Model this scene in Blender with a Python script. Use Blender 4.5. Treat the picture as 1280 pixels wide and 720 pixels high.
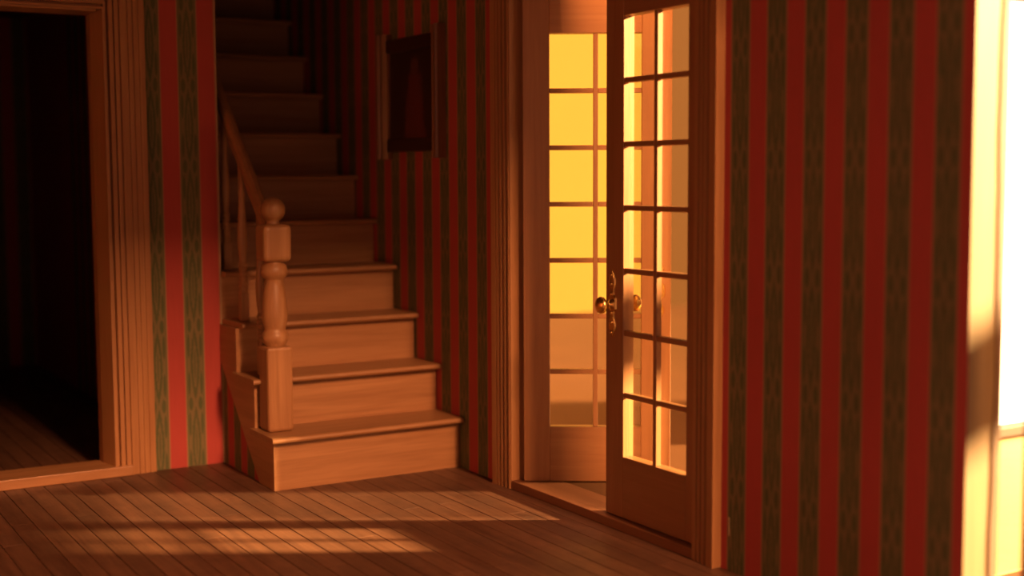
import bpy, bmesh, math, random
from mathutils import Matrix, Vector

for o in list(bpy.data.objects):
    bpy.data.objects.remove(o)
scene = bpy.context.scene
C = scene.collection
random.seed(7)
PI = math.pi

# ------------------------------------------------------------------ camera
FPX, YAW, PITCH, ROLL = 1652.9, math.radians(31.0), math.radians(4.92), math.radians(-0.27)
cam = bpy.data.cameras.new('camera')
cam.sensor_width = 36.0
cam.lens = FPX / 1280 * 36.0
cam.clip_start = 0.05
cam.clip_end = 300
co = bpy.data.objects.new('camera', cam)
C.objects.link(co)
fw = Vector((math.sin(YAW) * math.cos(PITCH), math.cos(YAW) * math.cos(PITCH), -math.sin(PITCH)))
rt = Vector((math.cos(YAW), -math.sin(YAW), 0))
up = rt.cross(fw)
rt2 = rt * math.cos(ROLL) + up * math.sin(ROLL)
up2 = -rt * math.sin(ROLL) + up * math.cos(ROLL)
m = Matrix((rt2, up2, -fw)).transposed().to_4x4()
m.translation = Vector((0, 0, 1.4))
co.matrix_world = m
cam.dof.use_dof = True
cam.dof.focus_distance = 5.45
cam.dof.aperture_fstop = 0.72
scene.camera = co

# ------------------------------------------------------------------ world, sun, window daylight
w = bpy.data.worlds.new('warm_surroundings')
scene.world = w
w.use_nodes = True
bg = w.node_tree.nodes['Background']
bg.inputs['Color'].default_value = (1.0, 0.40, 0.23, 1)
bg.inputs['Strength'].default_value = 0.46

sun = bpy.data.lights.new('sun', 'SUN')
sun.energy = 58.0
sun.color = (1.0, 0.56, 0.22)
sun.angle = math.radians(2.6)
so = bpy.data.objects.new('sun', sun)
C.objects.link(so)
SUN_DIR = Vector((-0.857, 0.515, -0.30)).normalized()       # the way the light travels
so.rotation_euler = SUN_DIR.to_track_quat('-Z', 'Y').to_euler()
so.location = (12, -6, 8)

al = bpy.data.lights.new('room_window_daylight', 'AREA')    # tall window of the room the house stands in
al.shape = 'RECTANGLE'
al.size = 2.4
al.size_y = 7.2
al.energy = 16800
al.color = (1.0, 0.41, 0.17)
ao = bpy.data.objects.new('room_window_daylight', al)
C.objects.link(ao)
ao.location = (1.9, -26.0, 17.3)
ao.rotation_euler = (Vector((2.2, 6.0, 0.8)) - Vector(ao.location)).to_track_quat('-Z', 'Y').to_euler()

vs = scene.view_settings
vs.view_transform = 'Standard'
vs.look = 'None'
vs.exposure = 0.0
vs.gamma = 1.0
vs.use_curve_mapping = False

# ------------------------------------------------------------------ node helper
class N:
    """math on node sockets"""
    nt = None
    def __init__(self, s): self.s = s
    @staticmethod
    def m(op, *a, clamp=False):
        n = N.nt.nodes.new('ShaderNodeMath'); n.operation = op; n.use_clamp = clamp
        for i, v in enumerate(a):
            if isinstance(v, N): N.nt.links.new(v.s, n.inputs[i])
            else: n.inputs[i].default_value = v
        return N(n.outputs[0])
    def __add__(s, o): return N.m('ADD', s, o)
    def __radd__(s, o): return N.m('ADD', o, s)
    def __sub__(s, o): return N.m('SUBTRACT', s, o)
    def __rsub__(s, o): return N.m('SUBTRACT', o, s)
    def __mul__(s, o): return N.m('MULTIPLY', s, o)
    def __rmul__(s, o): return N.m('MULTIPLY', o, s)
    def __truediv__(s, o): return N.m('DIVIDE', s, o)
    def lt(s, o): return N.m('LESS_THAN', s, o)
    def gt(s, o): return N.m('GREATER_THAN', s, o)
    def fract(s): return N.m('FRACT', s)
    def abs(s): return N.m('ABSOLUTE', s)
    def sin(s): return N.m('SINE', s)
    def max(s, o): return N.m('MAXIMUM', s, o)
    def min(s, o): return N.m('MINIMUM', s, o)
    def step(s, e, wd):           # soft step up at e
        return N.m('ADD', (s - e) / wd, 0.5, clamp=True)

def new_mat(name):
    mt = bpy.data.materials.new(name)
    mt.use_nodes = True
    nt = mt.node_tree
    N.nt = nt
    return mt, nt, nt.nodes['Principled BSDF']

def mixc(nt, fac, a, b):
    n = nt.nodes.new('ShaderNodeMix'); n.data_type = 'RGBA'
    for sock, v in ((n.inputs[0], fac), (n.inputs[6], a), (n.inputs[7], b)):
        if isinstance(v, N): nt.links.new(v.s, sock)
        elif isinstance(v, (int, float)): sock.default_value = v
        elif isinstance(v, tuple): sock.default_value = (*v, 1)
        else: nt.links.new(v, sock)
    return n.outputs[2]

def noise(nt, vec, scale, detail=3, rough=0.5, dist=0.0):
    n = nt.nodes.new('ShaderNodeTexNoise')
    n.inputs['Scale'].default_value = scale
    n.inputs['Detail'].default_value = detail
    n.inputs['Roughness'].default_value = rough
    n.inputs['Distortion'].default_value = dist
    nt.links.new(vec, n.inputs['Vector'])
    return N(n.outputs['Fac'])

def coords(nt, scale=(1, 1, 1), randomize=0.0):
    tc = nt.nodes.new('ShaderNodeTexCoord')
    mp = nt.nodes.new('ShaderNodeMapping')
    mp.inputs['Scale'].default_value = scale
    nt.links.new(tc.outputs['Object'], mp.inputs['Vector'])
    out = mp.outputs['Vector']
    rnd = None
    if randomize:
        oi = nt.nodes.new('ShaderNodeObjectInfo')
        rnd = N(oi.outputs['Random'])
        cv = nt.nodes.new('ShaderNodeCombineXYZ')
        for i in range(3): nt.links.new((rnd * (randomize * (1 + i * 0.73))).s, cv.inputs[i])
        va = nt.nodes.new('ShaderNodeVectorMath'); va.operation = 'ADD'
        nt.links.new(out, va.inputs[0]); nt.links.new(cv.outputs[0], va.inputs[1])
        out = va.outputs[0]
    return out, rnd

def bump(nt, b, h, strength, dist=0.01):
    n = nt.nodes.new('ShaderNodeBump')
    n.inputs['Strength'].default_value = strength
    n.inputs['Distance'].default_value = dist
    nt.links.new(h.s, n.inputs['Height'])
    nt.links.new(n.outputs[0], b.inputs['Normal'])

def wood(name, light, dark, axis, rough=0.42, vary=0.12, grain=26.0, streak=0.35):
    mt, nt, b = new_mat(name)
    sc = [grain] * 3
    sc['xyz'.index(axis)] = grain * 0.055
    v, rnd = coords(nt, tuple(sc), 37.0)
    a = noise(nt, v, 1.0, 4, 0.6, 0.6)
    f = noise(nt, v, 4.5, 2, 0.5)
    g = (a * 1.7 + f * streak * 1.3 - 0.78).max(0.0).min(1.0)
    col = mixc(nt, g, dark, light)
    if vary:
        hs = nt.nodes.new('ShaderNodeHueSaturation')
        nt.links.new(col, hs.inputs['Color'])
        nt.links.new((rnd * vary * 2 + (1 - vary)).s, hs.inputs['Value'])
        col = hs.outputs['Color']
    nt.links.new(col, b.inputs['Base Color'])
    b.inputs['Roughness'].default_value = rough
    bump(nt, b, a + f * 0.5, 0.18, 0.004)
    return mt

HONEY_L, HONEY_D = (0.40, 0.215, 0.10), (0.25, 0.12, 0.05)
WD = {a: wood('honey_wood_' + a, HONEY_L, HONEY_D, a) for a in 'xyz'}
TRIM = {a: wood('trim_wood_' + a, (0.40, 0.215, 0.095), (0.28, 0.135, 0.055), a, 0.38, 0.05) for a in 'xyz'}
DOORW = {a: wood('door_wood_' + a, (0.33, 0.165, 0.075), (0.24, 0.11, 0.045), a, 0.36, 0.04) for a in 'xyz'}
FLOORW = wood('floor_plank_wood', (0.155, 0.074, 0.043), (0.07, 0.031, 0.0185), 'y', 0.45, 0.14, 22.0, 0.6)
def add_dirt(mt, amount):
    """scuffs and dull stains in world space over an existing wood"""
    nt = mt.node_tree; N.nt = nt
    b = nt.nodes['Principled BSDF']
    src = b.inputs['Base Color'].links[0].from_socket
    g = nt.nodes.new('ShaderNodeNewGeometry')
    n1 = noise(nt, g.outputs['Position'], 5.0, 5, 0.65)
    n2 = noise(nt, g.outputs['Position'], 70.0, 3, 0.6)
    f = ((n1 - 0.50) * 3.0).max(0.0).min(1.0) * amount
    col = mixc(nt, f, src, (0.055, 0.032, 0.022))
    f2 = (n2 - 0.66).max(0.0).min(1.0) * 2.2
    col = mixc(nt, f2.min(0.4), col, (0.30, 0.17, 0.10))
    nt.links.new(col, b.inputs['Base Color'])
    nt.links.new((n1 * 0.35 + 0.30).s, b.inputs['Roughness'])
add_dirt(FLOORW, 0.55)
THRW = wood('french_threshold_wood', (0.24, 0.105, 0.05), (0.16, 0.062, 0.028), 'y', 0.45, 0.0)
RAILW = wood('dark_frame_rail_wood', (0.06, 0.028, 0.014), (0.035, 0.015, 0.008), 'y', 0.4, 0.0)
FRAMEW = wood('picture_frame_wood', (0.20, 0.09, 0.04), (0.12, 0.05, 0.022), 'z', 0.35, 0.0)
SILLW = wood('sill_wood', (0.034, 0.021, 0.013), (0.024, 0.014, 0.0085), 'x', 0.6, 0.0)
LINW = wood('wall_lining_wood', (0.13, 0.08, 0.05), (0.07, 0.04, 0.024), 'z', 0.6, 0.0)

RED, CREAM = (0.355, 0.064, 0.058), (0.34, 0.25, 0.13)
GRN_L, GRN_D = (0.165, 0.135, 0.068), (0.075, 0.098, 0.045)
def wallpaper(name, axis, phase, period=0.1785, red_w=0.478, k=1.0):
    """striped paper: plain red bands, green bands with a small woven figure, thin cream lines between"""
    mt, nt, b = new_mat(name)
    tc = nt.nodes.new('ShaderNodeTexCoord')
    sp = nt.nodes.new('ShaderNodeSeparateXYZ')
    nt.links.new(tc.outputs['Object'], sp.inputs[0])
    c = N(sp.outputs['XYZ'.index(axis)])
    z = N(sp.outputs[2])
    t = ((c - phase) / period + 40.0).fract()
    red = t.lt(red_w)
    line = ((t - red_w).abs().lt(0.022)).max((t.lt(0.022)).max(t.gt(0.978)))
    u = (t - (red_w + 1) / 2) / ((1 - red_w) / 2)
    au = u.abs()
    a = (z / 0.38 + 0.2).fract() - 0.5
    aa = a.abs()
    n0 = noise(nt, coords(nt, (160, 160, 60))[0], 1.0, 2)
    jit = (n0 - 0.5) * 0.34
    spin = (0.12 - (au - (0.34 - a * a * 2.1) + jit).abs()).step(0.0, 0.10)
    def ell(cu, ca, ru, ra, ac):
        p = (au - cu) / ru; q = (ac - ca) / ra
        return (1.0 - (p * p + q * q) + jit * 2.0).step(0.0, 0.5)
    leaf = spin.max(ell(0.50, 0.5, 0.22, 0.085, aa)).max(ell(0.64, 0.24, 0.15, 0.15, aa)).max(ell(0.0, 0.0, 0.10, 0.2, aa) * 0.8)
    edge = au.gt(0.80)
    v, _ = coords(nt, (90, 90, 7))
    fib = noise(nt, v, 1.0, 2)
    v2, _ = coords(nt, (1, 1, 1))
    blot = noise(nt, v2, 2.6, 3)
    g = (leaf.max(edge * 0.55)) * 0.85 + (fib - 0.5) * 0.5
    green = mixc(nt, g.max(0.0).min(1.0), GRN_L, GRN_D)
    col = mixc(nt, red, green, RED)
    col = mixc(nt, line * 0.4, col, CREAM)
    hs = nt.nodes.new('ShaderNodeHueSaturation')
    nt.links.new(col, hs.inputs['Color'])
    nt.links.new(((blot - 0.5) * 0.25 + (fib - 0.5) * 0.16 + k).s, hs.inputs['Value'])
    nt.links.new(hs.outputs['Color'], b.inputs['Base Color'])
    b.inputs['Roughness'].default_value = 0.7
    b.inputs['Specular IOR Level'].default_value = 0.12
    bump(nt, b, fib, 0.1, 0.002)
    return mt
PAPER_X = wallpaper('striped_wallpaper_back', 'X', 1.810)
PAPER_Y = wallpaper('striped_wallpaper_side', 'Y', 3.361)

def plain(name, col, rough=0.7, amount=0.12, scale=3.0, metallic=0.0, bmp=0.05, spec=0.1):
    mt, nt, b = new_mat(name)
    v, _ = coords(nt)
    n = noise(nt, v, scale, 4, 0.6)
    nt.links.new(mixc(nt, n, tuple(x * (1 - amount) for x in col), tuple(min(1, x * (1 + amount)) for x in col)), b.inputs['Base Color'])
    b.inputs['Roughness'].default_value = rough
    b.inputs['Metallic'].default_value = metallic
    b.inputs['Specular IOR Level'].default_value = 0.5 if metallic else spec
    if bmp: bump(nt, b, n, bmp, 0.01)
    return mt
CEIL = plain('ceiling_paint', (0.13, 0.09, 0.065))
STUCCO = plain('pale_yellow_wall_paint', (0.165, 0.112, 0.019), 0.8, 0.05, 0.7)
TERRACE = plain('cream_floor_paint', (0.095, 0.045, 0.021), 0.6, 0.2, 1.3)
FLOOR_LIT = plain('lit_floor_tone', (0.40, 0.31, 0.17), 0.6, 0.10, 9.0)
BRASS = plain('old_brass', (0.78, 0.50, 0.16), 0.26, 0.25, 60.0, 1.0, 0.15)
PLY = wood('raw_wall_edge_wood', (0.20, 0.15, 0.08), (0.13, 0.087, 0.04), 'z', 0.6, 0.0, 18.0)
SUB = plain('joint_dirt_gap_shade', (0.05, 0.028, 0.015), 0.9)
OUTW = plain('outer_wall_board', (0.5, 0.34, 0.2), 0.7)

def glass_mat():
    mt, nt, b = new_mat('door_glass')
    nt.nodes.remove(b)
    out = nt.nodes['Material Output']
    tr = nt.nodes.new('ShaderNodeBsdfTransparent'); tr.inputs[0].default_value = (0.93, 0.92, 0.88, 1)
    gl = nt.nodes.new('ShaderNodeBsdfGlossy'); gl.inputs['Roughness'].default_value = 0.06
    lw = nt.nodes.new('ShaderNodeLayerWeight'); lw.inputs[0].default_value = 0.5
    N.nt = nt
    fr = N.m('POWER', N(lw.outputs['Facing']), 4.0) * 0.8 + 0.035
    v, _ = coords(nt)
    N.nt = nt
    nz = noise(nt, v, 6.0, 3)
    bp = nt.nodes.new('ShaderNodeBump'); bp.inputs['Strength'].default_value = 0.04
    nt.links.new(nz.s, bp.inputs['Height']); nt.links.new(bp.outputs[0], gl.inputs['Normal'])
    mx = nt.nodes.new('ShaderNodeMixShader')
    nt.links.new(fr.s, mx.inputs[0]); nt.links.new(tr.outputs[0], mx.inputs[1]); nt.links.new(gl.outputs[0], mx.inputs[2])
    nt.links.new(mx.outputs[0], out.inputs[0])
    return mt
GLASS = glass_mat()

def lit_window_mat():
    mt, nt, b = new_mat('daylit_window_pane')
    b.inputs['Base Color'].default_value = (0.8, 0.8, 0.75, 1)
    b.inputs['Roughness'].default_value = 0.2
    b.inputs['Emission Color'].default_value = (1.0, 0.93, 0.72, 1)
    b.inputs['Emission Strength'].default_value = 2.2
    return mt
LIT = lit_window_mat()

def portrait_mat():
    """dark painting with a dim standing figure in a dull red robe; object space: y across, z up"""
    mt, nt, b = new_mat('dark_portrait_painting')
    tc = nt.nodes.new('ShaderNodeTexCoord'); sp = nt.nodes.new('ShaderNodeSeparateXYZ')
    nt.links.new(tc.outputs['Object'], sp.inputs[0])
    y = N(sp.outputs[1]) + 0.03; z = N(sp.outputs[2]) - 0.30
    v, _ = coords(nt)
    nz = noise(nt, v, 14.0, 4)
    wdt = 0.085 - z * 0.16
    body = (wdt - y.abs() + (nz - 0.5) * 0.06).step(0, 0.03) * (0.12 - z).step(0, 0.03) * (z + 0.27).step(0, 0.05)
    hd = N.m('SQRT', y * y + (z - 0.155) * (z - 0.155))
    head = (0.04 - hd).step(0, 0.015)
    col = mixc(nt, nz, (0.02, 0.011, 0.008), (0.05, 0.024, 0.015))
    col = mixc(nt, body * 0.9, col, (0.12, 0.03, 0.02))
    col = mixc(nt, head, col, (0.10, 0.04, 0.022))
    nt.links.new(col, b.inputs['Base Color'])
    b.inputs['Roughness'].default_value = 0.35
    return mt
PORTRAIT = portrait_mat()

# ------------------------------------------------------------------ mesh helpers
def link(name, me, mat, parent=None, loc=(0, 0, 0)):
    o = bpy.data.objects.new(name, me)
    C.objects.link(o)
    if mat is not None and not me.materials:
        for q in (mat if isinstance(mat, (list, tuple)) else [mat]): me.materials.append(q)
    o.location = loc
    if parent: o.parent = parent
    return o

def empty(name, loc=(0, 0, 0), parent=None, rz=0.0):
    o = bpy.data.objects.new(name, None)
    C.objects.link(o)
    o.location = loc
    o.rotation_euler = (0, 0, rz)
    o.empty_display_size = 0.1
    if parent: o.parent = parent
    return o

def tag(o, label=None, cat=None, group=None, kind=None):
    if label: o['label'] = label
    if cat: o['category'] = cat
    if group: o['group'] = group
    if kind: o['kind'] = kind
    return o

def bm_box(bm, a, b, mi=0):
    a, b = [min(p, q) for p, q in zip(a, b)], [max(p, q) for p, q in zip(a, b)]
    vs_ = [bm.verts.new((x, y, z)) for x in (a[0], b[0]) for y in (a[1], b[1]) for z in (a[2], b[2])]
    fs = [(0, 1, 3, 2), (4, 6, 7, 5), (0, 4, 5, 1), (2, 3, 7, 6), (0, 2, 6, 4), (1, 5, 7, 3)]
    out = []
    for f in fs:
        fc = bm.faces.new([vs_[i] for i in f]); fc.material_index = mi; out.append(fc)
    return out

def mesh_of(bm, name, smooth=False):
    bmesh.ops.recalc_face_normals(bm, faces=bm.faces)
    me = bpy.data.meshes.new(name)
    bm.to_mesh(me); bm.free()
    if smooth:
        for p in me.polygons: p.use_smooth = True
    return me

def box_mesh(name, a, b, bev=0.0, seg=1):
    bm = bmesh.new()
    bm_box(bm, a, b)
    if bev:
        bmesh.ops.bevel(bm, geom=list(bm.edges), offset=bev, segments=seg, affect='EDGES', profile=0.5)
    return mesh_of(bm, name)

def box(name, a, b, mat, parent=None, bev=0.0, seg=1, loc=(0, 0, 0)):
    return link(name, box_mesh(name, a, b, bev, seg), mat, parent, loc)

def prism(name, pts, lo, hi, fn, mat, parent=None, loc=(0, 0, 0), bev=0.0):
    """closed 2-D outline pts extruded from lo to hi; fn(p, q, h) -> xyz"""
    bm = bmesh.new()
    A = [bm.verts.new(fn(p, q, lo)) for p, q in pts]
    B = [bm.verts.new(fn(p, q, hi)) for p, q in pts]
    n = len(pts)
    bm.faces.new(A); bm.faces.new(B[::-1])
    for i in range(n):
        bm.faces.new((A[i], A[(i + 1) % n], B[(i + 1) % n], B[i]))
    return link(name, mesh_of(bm, name), mat, parent, loc)

def bm_lathe(bm, prof, seg=20, cx=0, cy=0):
    rings = []
    for r, z in prof:
        rings.append([bm.verts.new((cx + r * math.cos(2 * PI * i / seg), cy + r * math.sin(2 * PI * i / seg), z)) for i in range(seg)])
    for a, b in zip(rings, rings[1:]):
        for i in range(seg):
            f = bm.faces.new((a[i], a[(i + 1) % seg], b[(i + 1) % seg], b[i])); f.smooth = True
    bm.faces.new(rings[0][::-1]); bm.faces.new(rings[-1])

def bm_block(bm, cx, cy, hw, z0, z1, bev, seg=2):
    t = bmesh.new()
    bm_box(t, (cx - hw, cy - hw, z0), (cx + hw, cy + hw, z1))
    bmesh.ops.bevel(t, geom=list(t.edges), offset=bev, segments=seg, affect='EDGES', profile=0.5)
    me = bpy.data.meshes.new('t'); t.to_mesh(me); t.free()
    bm.from_mesh(me); bpy.data.meshes.remove(me)

# ------------------------------------------------------------------ measurements (metres)
WX, WX2 = 3.01, 3.137          # right wall: room face, outer face
BY, BY2 = 6.20, 6.34           # back wall: room face, rear face
FRONT = 2.51                   # open front of the house
CZ = 2.55                      # ceiling
LX = -3.6                      # left wall
HEAD, HEADF = 2.155, 2.24      # heads of the left doorway and of the french doors
DOOR_A, DOOR_B = 3.70, 4.985   # french door opening along y
LD_A, LD_B = 0.62, 1.547       # left doorway along x
SX = 2.08                      # left side of the stairs
STW_END = 8.9                  # end of the stairwell
BACK_Y = 10.2                  # far wall of the back room

# ------------------------------------------------------------------ the setting
def wall(name, boxes, mat, label, extra=None):
    bm = bmesh.new()
    for a, b in boxes: bm_box(bm, a, b)
    me = mesh_of(bm, name)
    o = link(name, me, mat)
    return tag(o, label, None, None, 'structure')

# right wall with the french door opening; its raw end faces the front
bm = bmesh.new()
for a, b in [((WX, FRONT, -0.02), (WX2, DOOR_A, HEADF)), ((WX, DOOR_B, -0.02), (WX2, STW_END, HEADF)),
             ((WX, FRONT, HEADF), (WX2, 6.2, 2.75)), ((WX, 6.2, HEADF), (WX2, STW_END, 3.8))]:
    bm_box(bm, a, b)
bmesh.ops.recalc_face_normals(bm, faces=bm.faces)
for f in bm.faces:
    if f.normal.x > 0.9: f.material_index = 2
    elif f.normal.y < -0.9 and f.calc_center_median().y < FRONT + 0.01: f.material_index = 1
wr = link('wall_right', mesh_of(bm, 'wall_right'), [PAPER_Y, PLY, OUTW])
tag(wr, 'long right wall papered in dark red and green stripes around the french doors', None, None, 'structure')
# rough sheet of lining left proud along the raw end of the wall
bm = bmesh.new()
random.seed(3)
zs = [i * 0.09 for i in range(29)]
for i in range(len(zs) - 1):
    pass
pr = [(0.018 + 0.004 * math.sin(z * 5.0) + random.uniform(-0.0025, 0.0025), z) for z in zs]
vf, vb = [], []
for d, z in pr:
    vf.append([bm.verts.new((x, FRONT - 0.006, z)) for x in (WX2 - d, WX2 + 0.010)])
    vb.append([bm.verts.new((x, FRONT + 0.0, z)) for x in (WX2 - d, WX2 + 0.010)])
for i in range(len(zs) - 1):
    bm.faces.new((vf[i][0], vf[i][1], vf[i + 1][1], vf[i + 1][0]))
    bm.faces.new((vb[i][0], vb[i + 1][0], vb[i + 1][1], vb[i][1]))
    bm.faces.new((vf[i][0], vf[i + 1][0], vb[i + 1][0], vb[i][0]))
    bm.faces.new((vf[i][1], vb[i][1], vb[i + 1][1], vf[i + 1][1]))
bm.faces.new((vf[0][0], vb[0][0], vb[0][1], vf[0][1]))
bm.faces.new((vf[-1][0], vf[-1][1], vb[-1][1], vb[-1][0]))
link('edge_strip', mesh_of(bm, 'edge_strip'), LINW, wr)

wall('wall_back', [((LX, BY, -0.02), (LD_A, BY2, HEAD + 0.01)), ((LX, BY, HEAD + 0.01), (SX, BY2, CZ)),
                   ((LD_B, BY, -0.02), (SX, BY2, HEAD + 0.01))], PAPER_X,
     'back wall papered in red and green stripes beside the left doorway')
WB = bpy.data.objects['wall_back']
EDGE = plain('torn_paper_edge', (0.42, 0.30, 0.19), 0.8)
box('paper_edge', (SX - 0.0035, BY - 0.0012, 0.0), (SX + 0.0006, BY + 0.002, CZ), EDGE, WB)
box('paper_scuff', (WX - 0.0015, 3.528, 0.125), (WX + 0.001, 3.532, 0.19), EDGE, wr)
wall('wall_left', [((LX - 0.12, FRONT, -0.02), (LX, BACK_Y, CZ))], PAPER_Y, 'left side wall of the room outside the picture')
wall('wall_stairwell', [((SX - 0.08, BY2, -0.02), (SX, STW_END, 3.8))], PAPER_Y, 'dark partition between the stairs and the back room')
wall('wall_stairwell_end', [((SX - 0.08, STW_END, -0.02), (WX2, STW_END + 0.1, 3.8))], PAPER_X, 'wall closing the dark top of the stairwell')
wall('wall_back_room', [((LX, BACK_Y, -0.02), (SX - 0.08, BACK_Y + 0.1, CZ)), ((SX - 0.08, STW_END + 0.1, -0.02), (SX, BACK_Y + 0.1, CZ))], PAPER_X,
     'dark striped far wall seen through the left doorway')
tag(box('ceiling', (LX - 0.12, FRONT, CZ), (WX, BY2, CZ + 0.12), CEIL), 'room ceiling above the picture', None, None, 'structure')
tag(box('ceiling_back_room', (LX - 0.12, BY2, CZ), (SX - 0.08, BACK_Y + 0.1, CZ + 0.12), CEIL), 'ceiling of the back room', None, None, 'structure')
tag(box('ceiling_stairwell', (SX - 0.08, BY2, 3.8), (WX2, STW_END + 0.1, 3.9), CEIL), 'ceiling of the dark stairwell', None, None, 'structure')
tag(box('wall_stairwell_front', (SX - 0.08, BY2 - 0.14, CZ + 0.12), (WX, BY2, 3.8), PAPER_X), 'wall above the foot of the stairwell', None, None, 'structure')

# panel added outside the picture in line with the wall to block sun
wall('sun_blocker_panel', [((2.96, -4.2, -0.02), (3.0, 2.28, 2.65))], OUTW, 'unseen panel added at the right to keep the sun out of the room')
# added out-of-view rail, slats and board that cut the sun on the doors
t3 = tag(empty('sun_blocker', (5.6, 2.2, 0)), 'unseen rail, slats and board added outside to cut the sun', None, None, 'structure')
box('blocker_rail', (-0.012, -2.35, 1.50), (0.03, 1.35, 1.86), OUTW, t3, 0.01)
for yy in (-2.3, -1.75): box('blocker_post', (-0.05, yy, 0.0), (0.05, yy + 0.08, 1.5), OUTW, t3, 0.01)

for z in (0.84, 2.20): box('blocker_crossbar', (-0.045, 0.56, z), (-0.03, 1.40, z + 0.05), OUTW, t3)
box('blocker_board', (-0.05, 0.58, 1.55), (-0.046, 1.42, 3.1), OUTW, t3)
for k in range(12): box('blocker_slat', (-0.03, 0.60 + k * 0.066, 0.78), (-0.015, 0.637 + k * 0.066, 2.32), OUTW, t3)

# floor: dark bed and single planks with open joints
fl = tag(box('floor', (LX, FRONT, -0.06), (WX, BACK_Y, -0.012), SUB), 'worn brown plank floor with dark open joints', None, None, 'structure')
random.seed(11)
PW = 0.0855
plank_meshes = {}
def plank_mesh(L):
    k = round(L, 2)
    if k not in plank_meshes:
        plank_meshes[k] = box_mesh('plank', (-PW / 2 + 0.0013, 0, -0.012), (PW / 2 - 0.0013, L - 0.0004, 0.0), 0.0012)
        plank_meshes[k].materials.append(FLOORW)
    return plank_meshes[k]
x = WX - PW / 2 - 0.002
col = 0
while x > -0.75:
    y = FRONT - random.choice([0, 0.3, 0.6, 0.9, 1.2, 1.5])
    while y < BY - 0.002 or (x < SX - 0.1 and y < BACK_Y - 0.05):
        L = random.choice([1.2, 1.5, 1.8, 2.1, 2.4])
        y0, y1 = max(y, FRONT), min(y + L, BACK_Y if x < SX - 0.1 else BY)
        if y1 - y0 > 0.1 and not (x > SX + 0.05 and y0 > 5.55):
            p = bpy.data.objects.new('plank', plank_mesh(y1 - y0))
            C.objects.link(p); p.parent = fl
            p.location = (x, y0, random.uniform(-0.0005, 0.0004))
        y += L
    x -= PW

# ---- left doorway casing
t1 = tag(empty('trim_1', (LD_B, BY, 0)), 'fluted honey wood casing and threshold of the dark left doorway', None, None, 'structure')
def casing_profile(wd, proud_in, proud_out, flutes):
    """(offset from the opening, proud of the wall)"""
    p = [(0, -0.001), (0, proud_in)]
    for f0, f1, d in flutes:
        e = min(0.004, (f1 - f0) / 3)
        p += [(f0, None), (f0 + e, d), (f1 - e, d), (f1, None)]
    p += [(wd, proud_out), (wd, -0.001)]
    out = []
    for a, d in p:
        if d is None: d = proud_in + (proud_out - proud_in) * a / wd
        out.append((a, d))
    return out
FL1 = [(0.010, 0.024, 0.010), (0.042, 0.050, 0.017), (0.066, 0.076, 0.020), (0.106, 0.112, 0.0245), (0.130, 0.136, 0.024), (0.156, 0.162, 0.0235)]
prof1 = casing_profile(0.188, 0.034, 0.026, FL1)
prism('casing_leg', prof1[:1] + prof1[1:], 0.0, HEAD + 0.188, lambda a, d, h: (a, -d, h), TRIM['z'], t1)
prism('casing_leg', prof1, 0.0, HEAD + 0.188, lambda a, d, h: (LD_A - LD_B - a, -d, h), TRIM['z'], t1)
prism('casing_head', prof1, LD_A - LD_B - 0.0, 0.0, lambda a, d, h: (h, -d, HEAD + a), TRIM['x'], t1)
prism('jamb', [(0.0, -0.0335), (-0.004, -0.0335), (-0.030, 0.09), (-0.030, BY2 - BY + 0.02), (0.0, BY2 - BY + 0.02)], 0.03, HEAD, lambda p, q, h: (p, q, h), TRIM['z'], t1)
box('jamb', (LD_A - LD_B, -0.034, 0.03), (LD_A - LD_B + 0.012, BY2 - BY + 0.02, HEAD), TRIM['z'], t1, 0.002)
box('head_jamb', (LD_A - LD_B + 0.012, -0.034, HEAD - 0.012), (-0.030, BY2 - BY + 0.02, HEAD), TRIM['x'], t1, 0.002)
box('threshold', (LD_A - LD_B - 0.08, -0.048, 0.0), (0.076, BY2 - BY + 0.03, 0.047), WD['x'], t1, 0.004, 2)

# ---- french door casing
t2 = tag(empty('trim_2', (WX, DOOR_B, 0)), 'moulded wood casing and raised threshold of the french doors', None, None, 'structure')
FL2 = [(0.010, 0.027, 0.005), (0.040, 0.056, 0.007), (0.070, 0.082, 0.010), (0.098, 0.106, 0.022)]
profF = casing_profile(0.140, 0.032, 0.040, FL2)
FL3 = [(0.020, 0.032, 0.018), (0.046, 0.056, 0.018), (0.072, 0.088, 0.022)]
profN = casing_profile(0.127, 0.030, 0.041, FL3)
prism('casing_leg', profF, 0.0, HEADF + 0.14, lambda a, d, h: (-d, a, h), TRIM['z'], t2)
prism('casing_leg', profN, 0.0, HEADF + 0.14, lambda a, d, h: (-d, DOOR_A - DOOR_B - a, h), TRIM['z'], t2)
prism('casing_head', profF, DOOR_A - DOOR_B, 0.0, lambda a, d, h: (-d, h, HEADF + a), TRIM['y'], t2)
JD = WX2 - WX + 0.02
box('jamb', (-0.028, -0.008, 0.03), (JD, 0.0, HEADF), TRIM['z'], t2, 0.002)
box('jamb', (-0.028, DOOR_A - DOOR_B, 0.03), (JD, DOOR_A - DOOR_B + 0.006, HEADF), TRIM['z'], t2, 0.002)
box('head_jamb', (-0.028, DOOR_A - DOOR_B + 0.006, HEADF - 0.010), (JD, -0.008, HEADF), TRIM['y'], t2, 0.002)
box('threshold', (-0.026, DOOR_A - DOOR_B - 0.03, 0.0), (0.165, 0.078, 0.038), THRW, t2, 0.003, 2)

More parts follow.
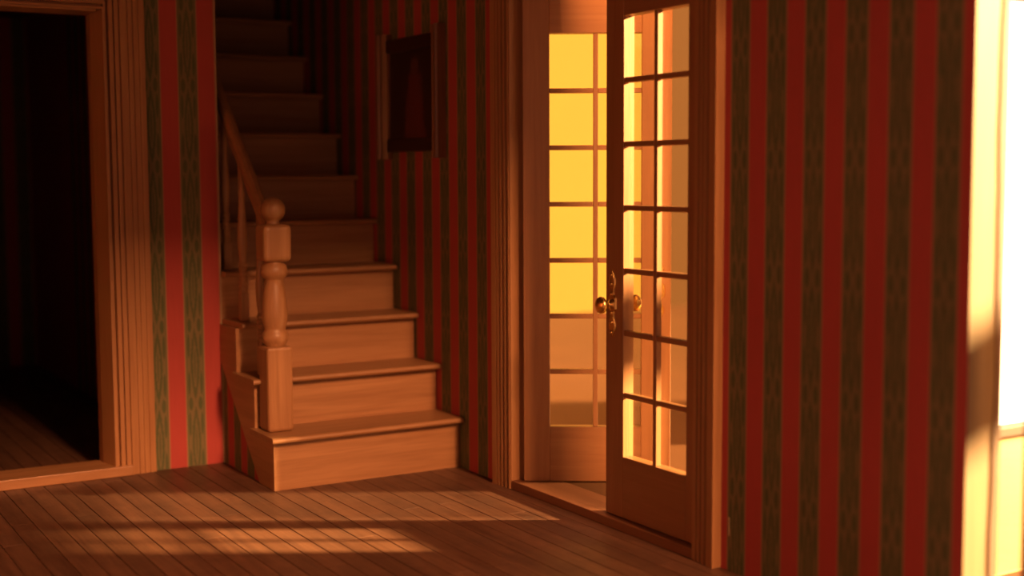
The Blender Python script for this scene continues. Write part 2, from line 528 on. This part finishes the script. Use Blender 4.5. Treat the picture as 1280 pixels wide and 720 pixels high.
# ------------------------------------------------------------------ french door leaves
def escutcheon(parent, loc, fy):
    """ornate beaded plate, long axis z, lying in the door plane; fy = side it stands proud on (local -y or +y)"""
    bm = bmesh.new()
    out = []
    zs_ = [i / 24 * 0.27 - 0.135 for i in range(25)]
    for s in (1, -1):
        for z in (zs_ if s > 0 else zs_[::-1]):
            wv = 0.017 + 0.006 * math.cos(z * 2 * PI / 0.09) - 0.010 * (abs(z) / 0.135) ** 4
            if abs(z) < 0.03: wv = max(wv, 0.026)
            out.append((s * wv, z))
    A = [bm.verts.new((p, 0, z)) for p, z in out]
    B = [bm.verts.new((p * 0.8, fy * 0.007, z * 0.985)) for p, z in out]
    n = len(out)
    bm.faces.new(A); bm.faces.new(B)
    for i in range(n): bm.faces.new((A[i], A[(i + 1) % n], B[(i + 1) % n], B[i]))
    for k in range(7):      # beads up the middle
        z = -0.115 + k * 0.038
        if abs(z) < 0.02: continue
        bmesh.ops.create_icosphere(bm, subdivisions=2, radius=0.0075, matrix=Matrix.Translation((0, fy * 0.007, z)))
    o = link('escutcheon_plate', mesh_of(bm, 'escutcheon_plate'), BRASS, parent, loc)
    o['label'] = 'ornate beaded brass lock plate'
    return o

def knob(parent, loc, fy):
    bm = bmesh.new()
    prof = [(0.021, 0.006), (0.021, 0.012), (0.013, 0.016), (0.009, 0.022), (0.008, 0.034), (0.013, 0.039), (0.026, 0.044), (0.033, 0.052), (0.034, 0.060), (0.029, 0.068), (0.018, 0.074), (0.006, 0.076)]
    bm_lathe(bm, prof, 24)
    bmesh.ops.rotate(bm, verts=bm.verts, matrix=Matrix.Rotation(PI / 2 if fy < 0 else -PI / 2, 3, 'X'))
    o = link('door_knob', mesh_of(bm, 'door_knob'), BRASS, parent, loc)
    for p in o.data.polygons: p.use_smooth = True
    o['label'] = 'round brass door knob'
    return o

T = 0.052
PZ0, PZ1, ROWS = 0.285, 2.005, 7
def french_leaf(name, loc, rz, s_hinge, s_free, pane_w, label, mirror=1):
    """leaf in local x (from hinge outward), front face y=0, thickness towards mirror*y; z from 0 (world)"""
    r = tag(empty(name, loc, None, rz), label, None, None, 'structure')
    W = s_hinge + pane_w + s_free
    zb, zt = 0.0405, 2.222
    y0, y1 = (0, T) if mirror > 0 else (-T, 0)
    front = y0 if mirror > 0 else y1
    def bx_(nm, x0, x1, z0, z1, a, b, mat): return box(nm, (x0, a, z0), (x1, b, z1), mat, r, 0.0022)
    DZ, DX = DOORW['z'], DOORW['x']
    bx_('stile', 0, s_hinge, zb, zt, y0, y1, DZ)
    bx_('stile', W - s_free, W, zb, zt, y0, y1, DZ)
    bx_('top_rail', s_hinge, W - s_free, PZ1, zt, y0, y1, DX)
    bx_('bottom_rail', s_hinge, W - s_free, zb, PZ0, y0, y1, DX)
    mw = 0.021
    fm, bk = (0.004, 0.030) if mirror > 0 else (-0.030, -0.004)
    xm = s_hinge + pane_w / 2
    bx_('muntin', xm - mw / 2, xm + mw / 2, PZ0, PZ1, fm, bk, DZ)
    rh = (PZ1 - PZ0) / ROWS
    for k in range(1, ROWS):
        z = PZ0 + rh * k
        for a, b in ((s_hinge, xm - mw / 2), (xm + mw / 2, s_hinge + pane_w)):
            bx_('muntin', a, b, z - mw / 2, z + mw / 2, fm, bk, DX)
    gm = mirror * 0.032
    pm = box_mesh('pane', (-0.003, -0.0015, -0.003), (pane_w / 2 + 0.003, 0.0015, rh + 0.003))
    pm.materials.append(GLASS)
    for k in range(ROWS):
        for c_ in range(2):
            p = link('pane', pm, None, r, (s_hinge + c_ * pane_w / 2, gm, PZ0 + rh * k))
    return r, W
# closed leaf: hinge at the near jamb, local x runs to +y world
NXF = 3.022
leaf1, W1 = french_leaf('door_1', (NXF, DOOR_A + 0.009, 0), PI / 2, 0.082, 0.116, 0.396,
                        'closed french door leaf with fourteen panes and a brass knob', mirror=-1)
xk = W1 - 0.048
escutcheon(leaf1, (xk, 0, 0.89), 1); knob(leaf1, (xk, 0, 0.885), 1)
escutcheon(leaf1, (xk, -T, 0.89), -1); knob(leaf1, (xk, -T, 0.885), -1)
# open leaf: hinge at the far jamb, swung out through the doorway
leaf2, W2 = french_leaf('door_2', (NXF, DOOR_B - 0.052, 0), -math.radians(33.5), 0.116, 0.130, 0.400,
                        'french door leaf standing open behind the closed one, sunlit yellow panes', mirror=1)
xk = W2 - 0.050
escutcheon(leaf2, (xk, 0, 0.89), -1)
escutcheon(leaf2, (xk, T, 0.89), 1); knob(leaf2, (xk, T, 0.885), 1)

# ------------------------------------------------------------------ sunny place beyond the doors
tag(box('floor_terrace', (WX2, 2.905, -0.06), (16, 13.0, 0.036), TERRACE), 'pale sunlit floor beyond the french doors', None, None, 'structure')
tag(box('floor_lit_patch', (3.2, 2.91, 0.03), (9, 4.42, 0.041), FLOOR_LIT, None, 0.003), 'paler board drawn for the brightly lit floor below the white window', None, None, 'structure')  # separate paler board; its cream colour carries the bright light on the floor
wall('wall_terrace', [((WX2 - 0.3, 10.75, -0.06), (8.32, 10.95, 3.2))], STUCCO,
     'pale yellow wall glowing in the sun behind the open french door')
wall('wall_terrace_end', [((8.32, 10.75, -0.06), (16, 10.95, 3.2))], plain('wall_paint_dim_light', (0.040, 0.018, 0.003), 0.8, 0.08, 0.7), 'stretch of wall coloured dimmer ochre for weaker sun behind the closed french door leaf')  # darker ochre colour stands for weaker light on this end of the wall
wn = tag(empty('window_1', (5.35, 4.47, 0.036)), 'dazzling white window with a wooden sill at the right edge', None, None, 'structure')
box('sill', (0, -0.06, 0.012), (2.4, 0.06, 0.065), SILLW, wn, 0.006, 2)
box('sill_gap_shade', (0.02, -0.067, -0.012), (2.38, 0.05, 0.016), SUB, wn)  # dark strip whose colour draws the shaded gap under the sill
box('frame_post', (0, -0.02, 0.05), (0.07, 0.05, 2.3), SILLW, wn, 0.005)
box('frame_post', (2.33, -0.02, 0.05), (2.4, 0.05, 2.3), SILLW, wn, 0.005)
box('frame_head', (0.07, -0.02, 2.22), (2.33, 0.05, 2.3), SILLW, wn, 0.005)
box('pane', (0.07, 0.005, 0.05), (2.33, 0.015, 2.22), LIT, wn)

# ------------------------------------------------------------------ staircase
st = tag(empty('staircase', (SX, 5.50, 0)), 'honey wood staircase with turned newel post climbing into the dark', 'staircase')
NS, RUN, RISE, Z1 = 13, 0.2335, 0.2305, 0.246
SW = WX - SX - 0.006
NOSE = 0.055
def bm_tread(x0, x1, y0, y1, th):
    """board with a rounded front edge"""
    pts = [(y1, 0), (y1, -th), (y0 + th * 0.4, -th), (y0 + th * 0.1, -th * 0.8), (y0, -th * 0.5), (y0 + th * 0.1, -th * 0.2), (y0 + th * 0.4, 0)]
    b_ = bmesh.new()
    A = [b_.verts.new((x0, p, z)) for p, z in pts]; B = [b_.verts.new((x1, p, z)) for p, z in pts]
    b_.faces.new(A); b_.faces.new(B[::-1])
    for i in range(len(pts)): b_.faces.new((A[i], A[(i + 1) % len(pts)], B[(i + 1) % len(pts)], B[i]))
    return mesh_of(b_, 'tread')
TH = 0.026
tm_open = bm_tread(-0.034, SW, -NOSE, RUN + 0.012, TH); tm_open.materials.append(WD['x'])
tm_in = bm_tread(0.004, SW, -NOSE, RUN + 0.012, TH); tm_in.materials.append(WD['x'])
r1 = box_mesh('riser', (0, 0, 0), (SW, 0.016, Z1 - TH)); r1.materials.append(WD['x'])
r2 = box_mesh('riser', (0, 0, 0), (SW, 0.016, RISE - TH)); r2.materials.append(WD['x'])
for k in range(NS):
    zt = Z1 + RISE * k
    yk = RUN * k
    inside = 5.50 + yk - NOSE > BY - 0.02
    if inside and k == 3: inside = True
    link('tread', tm_in if 5.50 + yk + RUN > BY else tm_open, None, st, (0, yk, zt))
    link('riser', r1 if k == 0 else r2, None, st, (0, yk, 0 if k == 0 else zt - RISE))
# open side: sawtooth wood stringer, wallpapered triangle below
pts = [(0.0, 0.0), (0.0, Z1 - TH)]
kk = 0
ymax = BY - 5.50 - 0.002
while True:
    yn = RUN * (kk + 1)
    if yn >= ymax:
        pts.append((ymax, Z1 + RISE * kk - TH)); break
    pts.append((yn, Z1 + RISE * kk - TH))
    pts.append((yn, Z1 + RISE * (kk + 1) - TH))
    kk += 1
y_l = 0.185
pts += [(ymax, (ymax - y_l) * 0.985), (y_l, 0.0)]
prism('stringer', pts, -0.012, 0.0, lambda p, z, h: (h, p, z), WD['y'], st)
prism('papered_panel', [(y_l - 0.05, 0.0), (ymax, (ymax - y_l) * 0.985 + 0.05), (ymax, 0.0)], 0.0, 0.012, lambda p, z, h: (h, p, z),
      wallpaper('striped_wallpaper_under_stairs', 'Y', 0.02, 0.1785, 0.478), st)
# newel post
NXC, NYC = 0.062, 0.148         # relative to the stair corner
bm = bmesh.new()
hw = 0.061
zb = Z1
bm_block(bm, NXC, NYC, hw, zb, zb + 0.385, 0.014, 2)
bm_lathe(bm, [(0.046, zb + 0.375), (0.046, zb + 0.392), (0.056, zb + 0.405), (0.061, zb + 0.425), (0.056, zb + 0.447), (0.047, zb + 0.458),
              (0.049, zb + 0.468), (0.057, zb + 0.50), (0.059, zb + 0.535), (0.054, zb + 0.60), (0.045, zb + 0.66), (0.040, zb + 0.685), (0.043, zb + 0.690),
              (0.058, zb + 0.705), (0.062, zb + 0.725), (0.057, zb + 0.748), (0.040, zb + 0.765), (0.040, zb + 0.775)], 28, NXC, NYC)
bm_block(bm, NXC, NYC, 0.066, zb + 0.768, zb + 0.935, 0.024, 3)
nw = link('newel_post', mesh_of(bm, 'newel_post'), WD['z'], st)
bm = bmesh.new()
R_ = 0.056
zc = zb + 1.000
bm_lathe(bm, [(0.034, zb + 0.928), (0.030, zb + 0.942)] + [(R_ * math.cos(a), zc + R_ * math.sin(a)) for a in [math.radians(d) for d in range(-58, 90, 12)]] + [(0.004, zc + R_)], 28, NXC, NYC)
link('ball_finial', mesh_of(bm, 'ball_finial'), WD['z'], nw)
# handrail
def rail_z(y): return 1.255 + (y - 0.31) * RISE / RUN
bm = bmesh.new()
sec = [(-0.026, -0.04), (0.026, -0.04), (0.030, -0.012), (0.034, 0.012), (0.026, 0.034), (0.010, 0.044), (-0.010, 0.044), (-0.026, 0.034), (-0.034, 0.012), (-0.030, -0.012)]
ya, yb = NYC + 0.050, STW_END - 5.50 - 0.30
ends = []
for y in (ya, yb):
    ends.append([bm.verts.new((NXC + 0.004 + a, y - d * 0.7 * (1 if y == yb else 0), rail_z(y) + d * (0.71 if y == yb else 1.41))) for a, d in [(p * 0.78, q * 0.8) for p, q in sec]])
for i in range(len(sec)):
    bm.faces.new((ends[0][i], ends[0][(i + 1) % len(sec)], ends[1][(i + 1) % len(sec)], ends[1][i]))
bm.faces.new(ends[0]); bm.faces.new(ends[1][::-1])
link('handrail', mesh_of(bm, 'handrail'), WD['y'], st)
# balusters, one to a tread
BL = 0.72
bprof = []
def bal_mesh():
    b_ = bmesh.new()
    bm_block(b_, 0, 0, 0.020, 0, 0.13, 0.003, 1)
    pr_ = [(0.017, 0.128), (0.021, 0.138), (0.016, 0.148)]
    for i in range(6):
        z = 0.150 + i * 0.021
        pr_ += [(0.017, z), (0.0225, z + 0.006), (0.0225, z + 0.013), (0.017, z + 0.019)]
    pr_ += [(0.015, 0.285), (0.021, 0.33), (0.024, 0.38), (0.021, 0.45), (0.016, 0.52), (0.013, 0.58), (0.017, 0.59), (0.017, 0.60), (0.014, 0.61), (0.0155, BL + 0.03)]
    bm_lathe(b_, pr_, 14)
    return mesh_of(b_, 'baluster')
bme = bal_mesh(); bme.materials.append(WD['z'])
for k in range(1, 11):
    y = RUN * k + 0.100
    if y > yb - 0.1: break
    zt = Z1 + RISE * k
    o = link('baluster', bme, None, st, (NXC + 0.004, y, zt))
    o.scale.z = (rail_z(y) - 0.045 - zt) / (BL + 0.02)

# ------------------------------------------------------------------ framed picture on the stair wall
pf = tag(empty('framed_picture', (WX - 0.002, 5.945, 1.48)), 'dark portrait in a heavy wooden frame hanging beside the stairs', 'picture')
HWD, HH = 0.335, 0.635
for s in (-1, 1):
    prism('frame_side', [(0, 0), (0.085, 0), (0.085, 0.028), (0.074, 0.038), (0.060, 0.030), (0.048, 0.040), (0.030, 0.040), (0.020, 0.052), (0.008, 0.055), (0.0, 0.045)],
          0.0, HH, lambda a, d, h, s=s: (-d, s * (HWD - a), h), FRAMEW, pf)
for z0, z1 in ((0.035, 0.10), (HH - 0.10, HH - 0.035)):
    box('frame_rail', (-0.034, -HWD + 0.082, z0), (0, HWD - 0.082, z1), RAILW, pf, 0.006, 2)
box('painting', (-0.012, -HWD + 0.082, 0.09), (-0.002, HWD - 0.082, HH - 0.09), PORTRAIT, pf)
